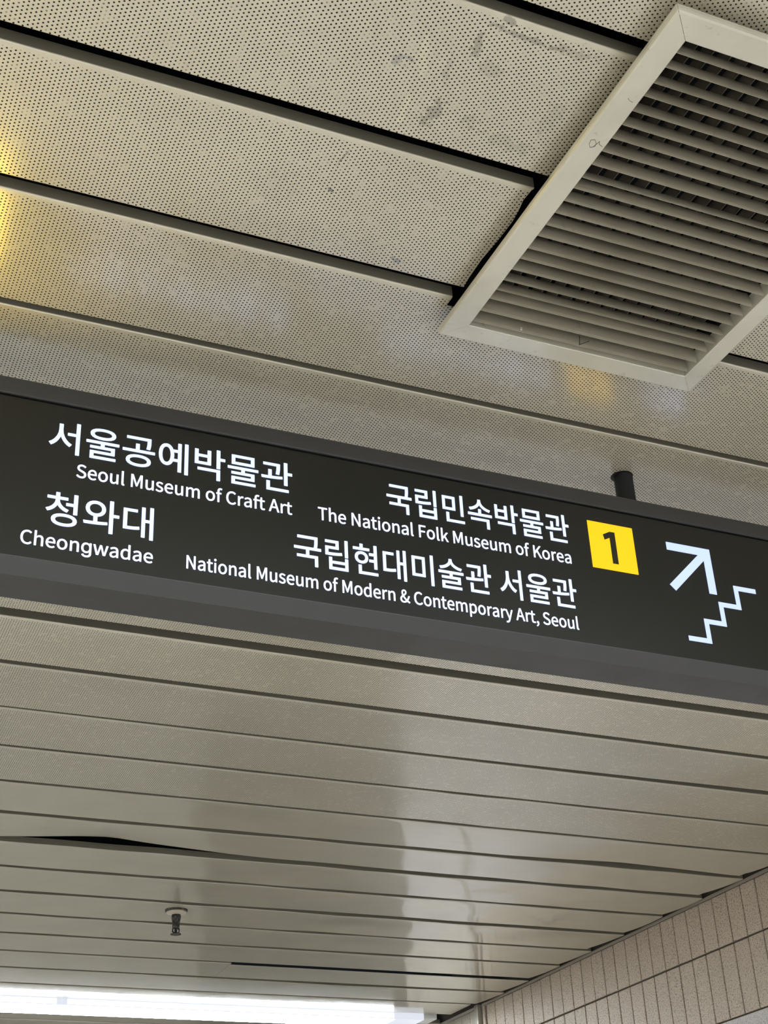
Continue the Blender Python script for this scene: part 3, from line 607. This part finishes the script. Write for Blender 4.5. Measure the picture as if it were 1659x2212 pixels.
def embolden(me, spl, off):
    """widen every stroke: a narrow ribbon with round joints laid along each outline"""
    bm = bmesh.new(); bm.from_mesh(me)
    z = 0.00025
    for sp in spl:
        pts = []
        n = len(sp)
        for i in range(n):
            p, q = sp[i], sp[(i+1) % n]
            P0, P1, P2, P3 = Vector(p[2:4]), Vector(p[4:6]), Vector(q[0:2]), Vector(q[2:4])
            ch = (P3 - P0).length
            if ch < 1e-7: continue
            curved = abs((P1 - P0).cross(P3 - P0)) / ch > 1e-5 or abs((P2 - P0).cross(P3 - P0)) / ch > 1e-5
            m = 5 if curved else 1
            for k in range(m):
                t = k / m; u = 1 - t
                pts.append(P0 * u**3 + P1 * 3*u*u*t + P2 * 3*u*t*t + P3 * t**3)
        n = len(pts)
        for i in range(n):
            a, b_ = pts[i], pts[(i+1) % n]
            d = b_ - a
            if d.length < 1e-7: continue
            nn = Vector((-d.y, d.x)).normalized() * off
            bm.faces.new([bm.verts.new((q.x, q.y, z)) for q in (a + nn, a - nn, b_ - nn, b_ + nn)])
            bm.faces.new([bm.verts.new((a.x + off * math.cos(w_ * PI / 4), a.y + off * math.sin(w_ * PI / 4), z)) for w_ in range(8)])
    bm.normal_update()
    for f in bm.faces:
        if abs(f.normal.z) > .9 and f.normal.z < 0 and f.calc_center_median().z > 0.0002: f.normal_flip()
    bm.to_mesh(me); bm.free()
for (txt, ax, sx, az, sz, kind) in LINES:
    sx /= 1000.0; sz /= 1000.0
    pen = 0; spl = []
    for ch in txt:
        adv, outl = glyph(ch)
        for s in outl:
            spl.append([[ax + (pen + p[0]) * sx, az + p[1] * sz, ax + (pen + p[2]) * sx, az + p[3] * sz,
                         ax + (pen + p[4]) * sx, az + p[5] * sz] for p in s])
        pen += adv
    K = 100.0        # filled at a hundred times the size, then brought down, glyph by glyph
    me = curve_mesh([[[v * K for v in p] for p in s] for s in spl], 0.0, 0.0002 * K)
    me.transform(Matrix.Scale(1 / K, 4))
    embolden(me, spl, 0.00050 if kind == 'kr' else 0.00030)
    stand(me)
    me.transform(Matrix.Translation(Vector((0, SY - LET, CAMZ)) - SO))
    o = link_mesh('lettering', me, M_kr if kind == 'kr' else M_en, sign)
    tag(o, ('backlit white Korean lettering ' if kind == 'kr' else 'backlit white English lettering reading ') + ('line' if kind == 'kr' else txt.replace('&', 'and')))
    o['label'] = {'서울공예박물관': 'large white Korean lettering at the top left', '청와대': 'large white Korean lettering of three characters',
                  '국립민속박물관': 'white Korean lettering left of the yellow square', '국립현대미술관 서울관': 'white Korean lettering in two words'}.get(txt, 'small white lettering reading ' + txt)

def flat(name, polys, mat, parent=sign, y=SY - LET, depth=0.0003):
    bm = bmesh.new()
    for poly in polys:
        A = [bm.verts.new((x, y - depth, CAMZ + z)) for x, z in poly]
        B = [bm.verts.new((x, y + depth, CAMZ + z)) for x, z in poly]
        n = len(poly); bm.faces.new(A); bm.faces.new(B[::-1])
        for i in range(n): bm.faces.new((A[i], B[i], B[(i+1) % n], A[(i+1) % n]))
    return spart(name, bm, mat, parent)

flat('arrow_symbol', [[(1.1144, 0.9801), (1.1875, 0.9801), (1.1875, 0.9078), (1.1750, 0.9078), (1.1750, 0.9600), (1.1187, 0.9032), (1.1098, 0.9118), (1.1662, 0.9678), (1.1144, 0.9678)]], M_sym)
def polyline(pts, wd):
    hw = wd / 2; out = []
    for (xa, za), (xb, zb) in zip(pts, pts[1:]):
        x0, x1 = sorted((xa, xb)); z0, z1 = sorted((za, zb))
        out.append((x0, x1, z0, z1))
    return out
st = [(1.2565, 0.9238), (1.2220, 0.9238), (1.2220, 0.8932), (1.1911, 0.8932), (1.1911, 0.8625), (1.1610, 0.8625), (1.1610, 0.8320), (1.1268, 0.8320)]
hw = 0.0036
left = []; right = []
# offset the right-angled path on both sides
dirs = [(-1, 0), (0, -1), (-1, 0), (0, -1), (-1, 0), (0, -1), (-1, 0)]
for i, (x, z) in enumerate(st):
    da = dirs[i-1] if i else dirs[0]; db = dirs[i] if i < len(dirs) else dirs[-1]
    na = (-da[1], da[0]); nb = (-db[1], db[0])
    if i in (0, len(st) - 1): ox, oz = na
    else: ox, oz = na[0] + nb[0], na[1] + nb[1]
    left.append((x + ox * hw, z + oz * hw)); right.append((x - ox * hw, z - oz * hw))
flat('stairs_symbol', [left + right[::-1]], M_sym)
sq = flat('number_square', [[(0.9873, 0.9915), (1.0599, 0.9915), (1.0599, 0.9180), (0.9873, 0.9180)]], M_yel)
flat('numeral', [[(1.0101, 0.9728), (1.0213, 0.9788), (1.0294, 0.9788), (1.0294, 0.9287), (1.0203, 0.9287), (1.0203, 0.9690), (1.0118, 0.9646)]], M_num, sq, SY - LET - 0.0005)
b = bmesh.new(); box(b, -0.160, 0.163, SY - 0.0009, SY + 0.001, CAMZ + 0.795, CAMZ + 0.998)
spart('yellow_panel', b, M_yel2)
for hx in (0.9825 * H, -0.40):
    b = bmesh.new(); lathe(b, [(0.0138, SZ1 - 0.004), (0.0138, CZ + 0.05)], hx, 1.3575 * H, 28)
    hp = spart('hanger_pipe', b, M_pipe, sign, True)
    hp.data.set_sharp_from_angle(angle=0.6)
    b = bmesh.new(); lathe(b, [(0.0165, CZ + 0.0004), (0.0165, CZ - 0.0008), (0.0145, CZ - 0.0009)], hx - 0.002, 1.3575 * H, 24)
    spart('pipe_shadow_ring', b, M_pipe)  # flat dark ring for the hole gap and small shadow around the pipe

# ------------------------------------------------------------------ air vent
VK = 0.975 / 0.985
FZ = CAMZ + 0.975 * H                          # underside of the vent frame
vent = empty('air_vent', ((GX0 + GX1) / 2, (GY0 + GY1) / 2, FZ))
tag(vent, 'cream metal air vent grille with dusty slats set in the ceiling', 'air vent')
VO = vent.location.copy()
IX0, IX1, IY0, IY1 = [v * VK for v in (0.6985, 1.0108, 0.759, 1.2300)]
def rail(pts_out, pts_in, nm='frame_rail'):
    """one mitred rail of the frame, outer edge rolled upward"""
    bm = bmesh.new()
    (ox0, oy0), (ox1, oy1) = pts_out; (ix0, iy0), (ix1, iy1) = pts_in
    def ring(o_, i_):
        ox, oy = o_; ix, iy = i_
        def L(t): return (ox + (ix - ox) * t, oy + (iy - oy) * t)
        prof = [(0.0, 0.0080), (0.0, 0.0035), (0.03, 0.0012), (0.10, 0.0), (0.97, 0.0), (1.0, 0.0008), (1.0, 0.022), (0.96, 0.022), (0.96, 0.003), (0.06, 0.0035), (0.05, 0.0080)]
        return [bm.verts.new((*L(t), FZ + z)) for t, z in prof]
    A = ring(pts_out[0], pts_in[0]); B = ring(pts_out[1], pts_in[1]); n = len(A)
    for k in range(n): bm.faces.new((A[k], A[(k+1) % n], B[(k+1) % n], B[k]))
    bm.faces.new(A[::-1]); bm.faces.new(B)
    return from_bm(nm, bm, M_vent, vent, False, VO)
e_ = 0.00025
rail([(GX0, GY0 + e_), (GX0, GY1 - e_)], [(IX0, IY0 + e_), (IX0, IY1 - e_)])
rail([(GX1, GY0 + e_), (GX1, GY1 - e_)], [(IX1, IY0 + e_), (IX1, IY1 - e_)])
rail([(GX0 + e_, GY0), (GX1 - e_, GY0)], [(IX0 + e_, IY0), (IX1 - e_, IY0)])
rail([(GX0 + e_, GY1), (GX1 - e_, GY1)], [(IX0 + e_, IY1), (IX1 - e_, IY1)])

slat_y = [1.2206, 1.1994, 1.1754, 1.1578, 1.139, 1.1186, 1.0983, 1.0792, 1.0566, 1.0373, 1.0163, 0.9959, 0.9749, 0.9574,
          0.9367, 0.9156, 0.8957, 0.8755, 0.8551, 0.8334, 0.8153, 0.7937, 0.7742]
# how far each slat leans back (bottom swung away from the camera)
lean = [0.95, 1.0, 0.75, 0.35, 0.4, 0.75, 0.8, 0.8, 0.8, 0.75, 0.75, 0.7, 0.7, 0.3, 0.75, 0.7, 0.7, 0.65, 0.6, 0.6, 0.6, 0.6, 0.6]
def slat(yb, ln, dx0, dx1):
    bm = bmesh.new()
    pts = []
    sweep = 0.003 + 0.011 * (1 - ln); hgt = 0.0260 - 0.35 * sweep + 0.001 * ln
    for k in range(8):
        t = k / 7.0
        y_ = yb + sweep * t - 0.0018 * math.sin(PI * t)
        z_ = FZ + 0.0010 + hgt * t
        pts.append((y_, z_))
    th = 0.00075
    front = [(y_ - th * (0.3 if k in (0, 7) else 1), z_) for k, (y_, z_) in enumerate(pts)]
    back = [(y_ + th * (0.3 if k in (0, 7) else 1), z_) for k, (y_, z_) in enumerate(pts)][::-1]
    prism(bm, front + back, IX0 - 0.002 + dx0, IX1 - 0.0025 + dx1, 'x')
    return from_bm('slat', bm, M_slat, vent, False, VO)
for yb, ln in zip(slat_y, lean):
    slat(yb * VK + 0.0004, ln, 0.0, rnd.uniform(-.0006, .0006))
xf = IX0 + 0.010
while xf < IX1 - 0.006:
    bm = bmesh.new(); box(bm, xf, xf + 0.0011, IY0 + 0.001, IY1 - 0.001, FZ + 0.026, FZ + 0.046)
    from_bm('fin', bm, M_fin, vent, False, VO); xf += 0.0200
# duct above the blades
bm = bmesh.new()
for (x0, x1, y0, y1) in ((IX0 - 0.004, IX0 - 0.001, IY0 - .004, IY1 + .004), (IX1 + 0.001, IX1 + 0.004, IY0 - .004, IY1 + .004),
                         (IX0, IX1, IY0 - .004, IY0 - .001), (IX0, IX1, IY1 + .001, IY1 + .004)):
    box(bm, x0, x1, y0, y1, FZ + 0.0225, FZ + 0.17)
box(bm, IX0 - 0.004, IX1 + 0.004, IY0 - 0.004, IY1 + 0.004, FZ + 0.17, FZ + 0.173)
from_bm('duct_box', bm, M_dark, vent, False, VO)

def stroke(pts, wd, z, nm, mat, closed=False):
    bm = bmesh.new()
    pts = [(x * VK, y_ * VK) for x, y_ in pts]
    for (x0, y0), (x1, y1) in zip(pts, pts[1:]):
        d = Vector((x1 - x0, y1 - y0)); n_ = Vector((-d.y, d.x)).normalized() * wd / 2; e = d.normalized() * wd * 0.3
        P = [(x0 - e.x + n_.x, y0 - e.y + n_.y), (x1 + e.x + n_.x, y1 + e.y + n_.y), (x1 + e.x - n_.x, y1 + e.y - n_.y), (x0 - e.x - n_.x, y0 - e.y - n_.y)]
        bot = [bm.verts.new((x, y_, z - 0.0002)) for x, y_ in P]; top = [bm.verts.new((x, y_, z + 0.0001)) for x, y_ in P]
        bm.faces.new(bot); bm.faces.new(top[::-1])
        for i in range(4): bm.faces.new((bot[i], top[i], top[(i+1) % 4], bot[(i+1) % 4]))
    return from_bm(nm, bm, mat, vent, False, VO)
stroke([(0.6804, 0.9117), (0.6791, 0.9054), (0.6827, 0.9036), (0.6869, 0.9077), (0.6875, 0.9120), (0.6837, 0.9152), (0.6815, 0.9125)], 0.0005, FZ, 'pencil_mark', M_pencil)
stroke([(0.6840, 0.9150), (0.6862, 0.9135), (0.6888, 0.9040)], 0.0005, FZ, 'pencil_mark', M_pencil)
stroke([(0.6885, 0.9042), (0.6905, 0.9078), (0.6950, 0.9095)], 0.0005, FZ, 'pencil_mark', M_pencil)
stroke([(0.6850, 0.8420), (0.6880, 0.8440), (0.6920, 0.8448)], 0.0007, FZ, 'scratch', new_mat('scratch_tan', (0.30, 0.26, 0.16), 0.7, 0.2))

# marks on the slat at the far end
def slat_mark(p, q, wd, nm, mat):
    (xa, za), (xb, zb) = p, q
    yq = 1.2206 * VK - 0.0011
    d = Vector((xb - xa, zb - za)).normalized(); n_ = Vector((-d.y, d.x)) * wd / 2
    bm = bmesh.new()
    P = [(xa + n_.x, za + n_.y), (xb + n_.x, zb + n_.y), (xb - n_.x, zb - n_.y), (xa - n_.x, za - n_.y)]
    A = [bm.verts.new((x, yq - 0.0004, CAMZ + z)) for x, z in P]; B = [bm.verts.new((x, yq + 0.001, CAMZ + z)) for x, z in P]
    bm.faces.new(A); bm.faces.new(B[::-1])
    for i in range(4): bm.faces.new((A[i], A[(i+1) % 4], B[(i+1) % 4], B[i]))
    from_bm(nm, bm, mat, vent, False, VO)
slat_mark((0.8406, 1.0882), (0.8388, 1.0741), 0.0006, 'pencil_mark', M_pencil)
slat_mark((0.8390, 1.0745), (0.8540, 1.0838), 0.0006, 'pencil_mark', M_pencil)
slat_mark((0.7572, 1.0758), (0.7580, 1.0795), 0.0022, 'paint_chip', M_chip)

# ------------------------------------------------------------------ sprinkler
PX, PY = 1.0085 * H, 3.536 * H
spk = empty('sprinkler', (PX, PY, CZ))
tag(spk, 'sooty pendent fire sprinkler with a cream plate hanging from the far ceiling strips', 'sprinkler')
SPO = spk.location.copy()
b = bmesh.new(); lathe(b, [(0.0285, CZ - 0.0030), (0.0275, CZ - 0.0060), (0.018, CZ - 0.0095), (0.012, CZ - 0.0115)], PX, PY, 32)
from_bm('escutcheon', b, M_esc, spk, True, SPO).rotation_euler = (0.0, 0.0, 0.0)
b = bmesh.new(); lathe(b, [(0.031, CZ + 0.0012), (0.031, CZ - 0.0024), (0.026, CZ - 0.0030)], PX - 0.001, PY - 0.004, 32)
from_bm('ceiling_cutout_ring', b, M_soot, spk, False, SPO)
b = bmesh.new(); lathe(b, [(0.0125, CZ - 0.010), (0.0130, CZ - 0.020), (0.0112, CZ - 0.026), (0.0102, CZ - 0.040), (0.0095, CZ - 0.048)], PX, PY, 20)
from_bm('stem', b, M_soot, spk, True, SPO)
for s in (-1, 1):
    bm = bmesh.new()
    prof = [(PX + s*0.0035, CZ - 0.046), (PX + s*0.0100, CZ - 0.048), (PX + s*0.0108, CZ - 0.058), (PX + s*0.0035, CZ - 0.0625), (PX + s*0.0035, CZ - 0.0595), (PX + s*0.0080, CZ - 0.0565), (PX + s*0.0078, CZ - 0.051), (PX + s*0.0035, CZ - 0.049)]
    A = [bm.verts.new((x, PY - 0.002, z)) for x, z in prof]; B = [bm.verts.new((x, PY + 0.002, z)) for x, z in prof]
    n = len(prof)
    for i in range(n): bm.faces.new((A[i], A[(i+1) % n], B[(i+1) % n], B[i]))
    bm.faces.new(A); bm.faces.new(B[::-1])
    from_bm('frame_arm', bm, M_soot, spk, False, SPO)
b = bmesh.new(); lathe(b, [(0.0038, CZ - 0.046), (0.0038, CZ - 0.062)], PX, PY, 12); from_bm('bulb', b, M_soot, spk, True, SPO)
bm = bmesh.new()
lathe(bm, [(0.0150, CZ - 0.0648), (0.0145, CZ - 0.0632), (0.005, CZ - 0.0605)], PX, PY, 24)
from_bm('deflector', bm, M_soot, spk, False, SPO)

# ------------------------------------------------------------------ fluorescent fixtures
LY0, LY1 = 4.556 * H, 4.682 * H
LZ = CZ - 0.0235
def recessed(x0, x1, ya, yb, label, group):  # unseen ceiling lights added behind the camera to brighten floor and ceiling
    t = empty('light_fixture', ((x0 + x1) / 2, (ya + yb) / 2, CZ))
    tag(t, label, 'ceiling light', group); O = t.location.copy()
    b = bmesh.new(); box(b, x0, x1, ya, yb, CZ - 0.036, CZ - 0.0005); from_bm('housing', b, M_house, t, False, O)
    b = bmesh.new(); box(b, x0 + 0.01, x1 - 0.01, ya + 0.01, yb - 0.01, CZ - 0.0372, CZ - 0.0358); from_bm('diffuser', b, M_fillback, t, False, O)
def fixture(x0, x1, la, lb, ya, yb, label, group=None, end=None):
    t = empty('light_fixture', ((x0 + x1) / 2, (ya + yb) / 2, CZ + 0.01))
    tag(t, label, 'ceiling light', group)
    O = t.location.copy()
    b = bmesh.new(); box(b, x0, x1, ya + 0.0015, yb, LZ + 0.001, CZ + 0.03, 0.001, 1); from_bm('housing', b, M_houseglow, t, False, O)
    b = bmesh.new(); box(b, la, lb, ya - 0.001, ya + 0.010, LZ + 0.0042, CZ - 0.0008, 0.0035, 3); from_bm('side_lens', b, M_lampside, t, False, O)
    b = bmesh.new(); box(b, x0 + 0.001, (lb if end else x1) - 0.001, ya + 0.002, yb - 0.002, LZ - 0.0015, LZ + 0.0012, 0.0005, 1); from_bm('diffuser', b, M_lamp, t, False, O)
    if end:
        b = bmesh.new(); box(b, x1 + 0.0005, end, ya + 0.004, ya + 0.09, LZ + 0.006, CZ + 0.02, 0.003, 2); from_bm('end_cover', b, M_house, t, False, O)
    return t
gx = H
fixture(0.9485 * gx, 2.165 * gx, 0.9645 * gx, 2.0565 * gx, LY0, LY1, 'long lit fluorescent ceiling light ending near the tiled wall', None, 2.215 * gx)
fixture(-0.1585 * gx, 0.9480 * gx, -0.143 * gx, 0.933 * gx, LY0, LY1, 'long lit fluorescent ceiling light cut by the left edge of the view')
for i in range(2):
    fixture(-2.60 + i * 1.213, -2.60 + (i + 1) * 1.213 - 0.002, -2.585 + i * 1.213, -2.60 + (i + 1) * 1.213 - 0.017, LY0, LY1, 'long lit fluorescent ceiling light further left in the same row, beyond the left edge', 'lights of the far row outside the view')
for r_, yy in enumerate((0.0, -3.0)):
    for i in range(3):
        xa = -2.4 + i * 1.5
        recessed(xa, xa + 1.21, yy, yy + 0.20, 'unseen ceiling light added behind the camera', 'lights added behind the camera')
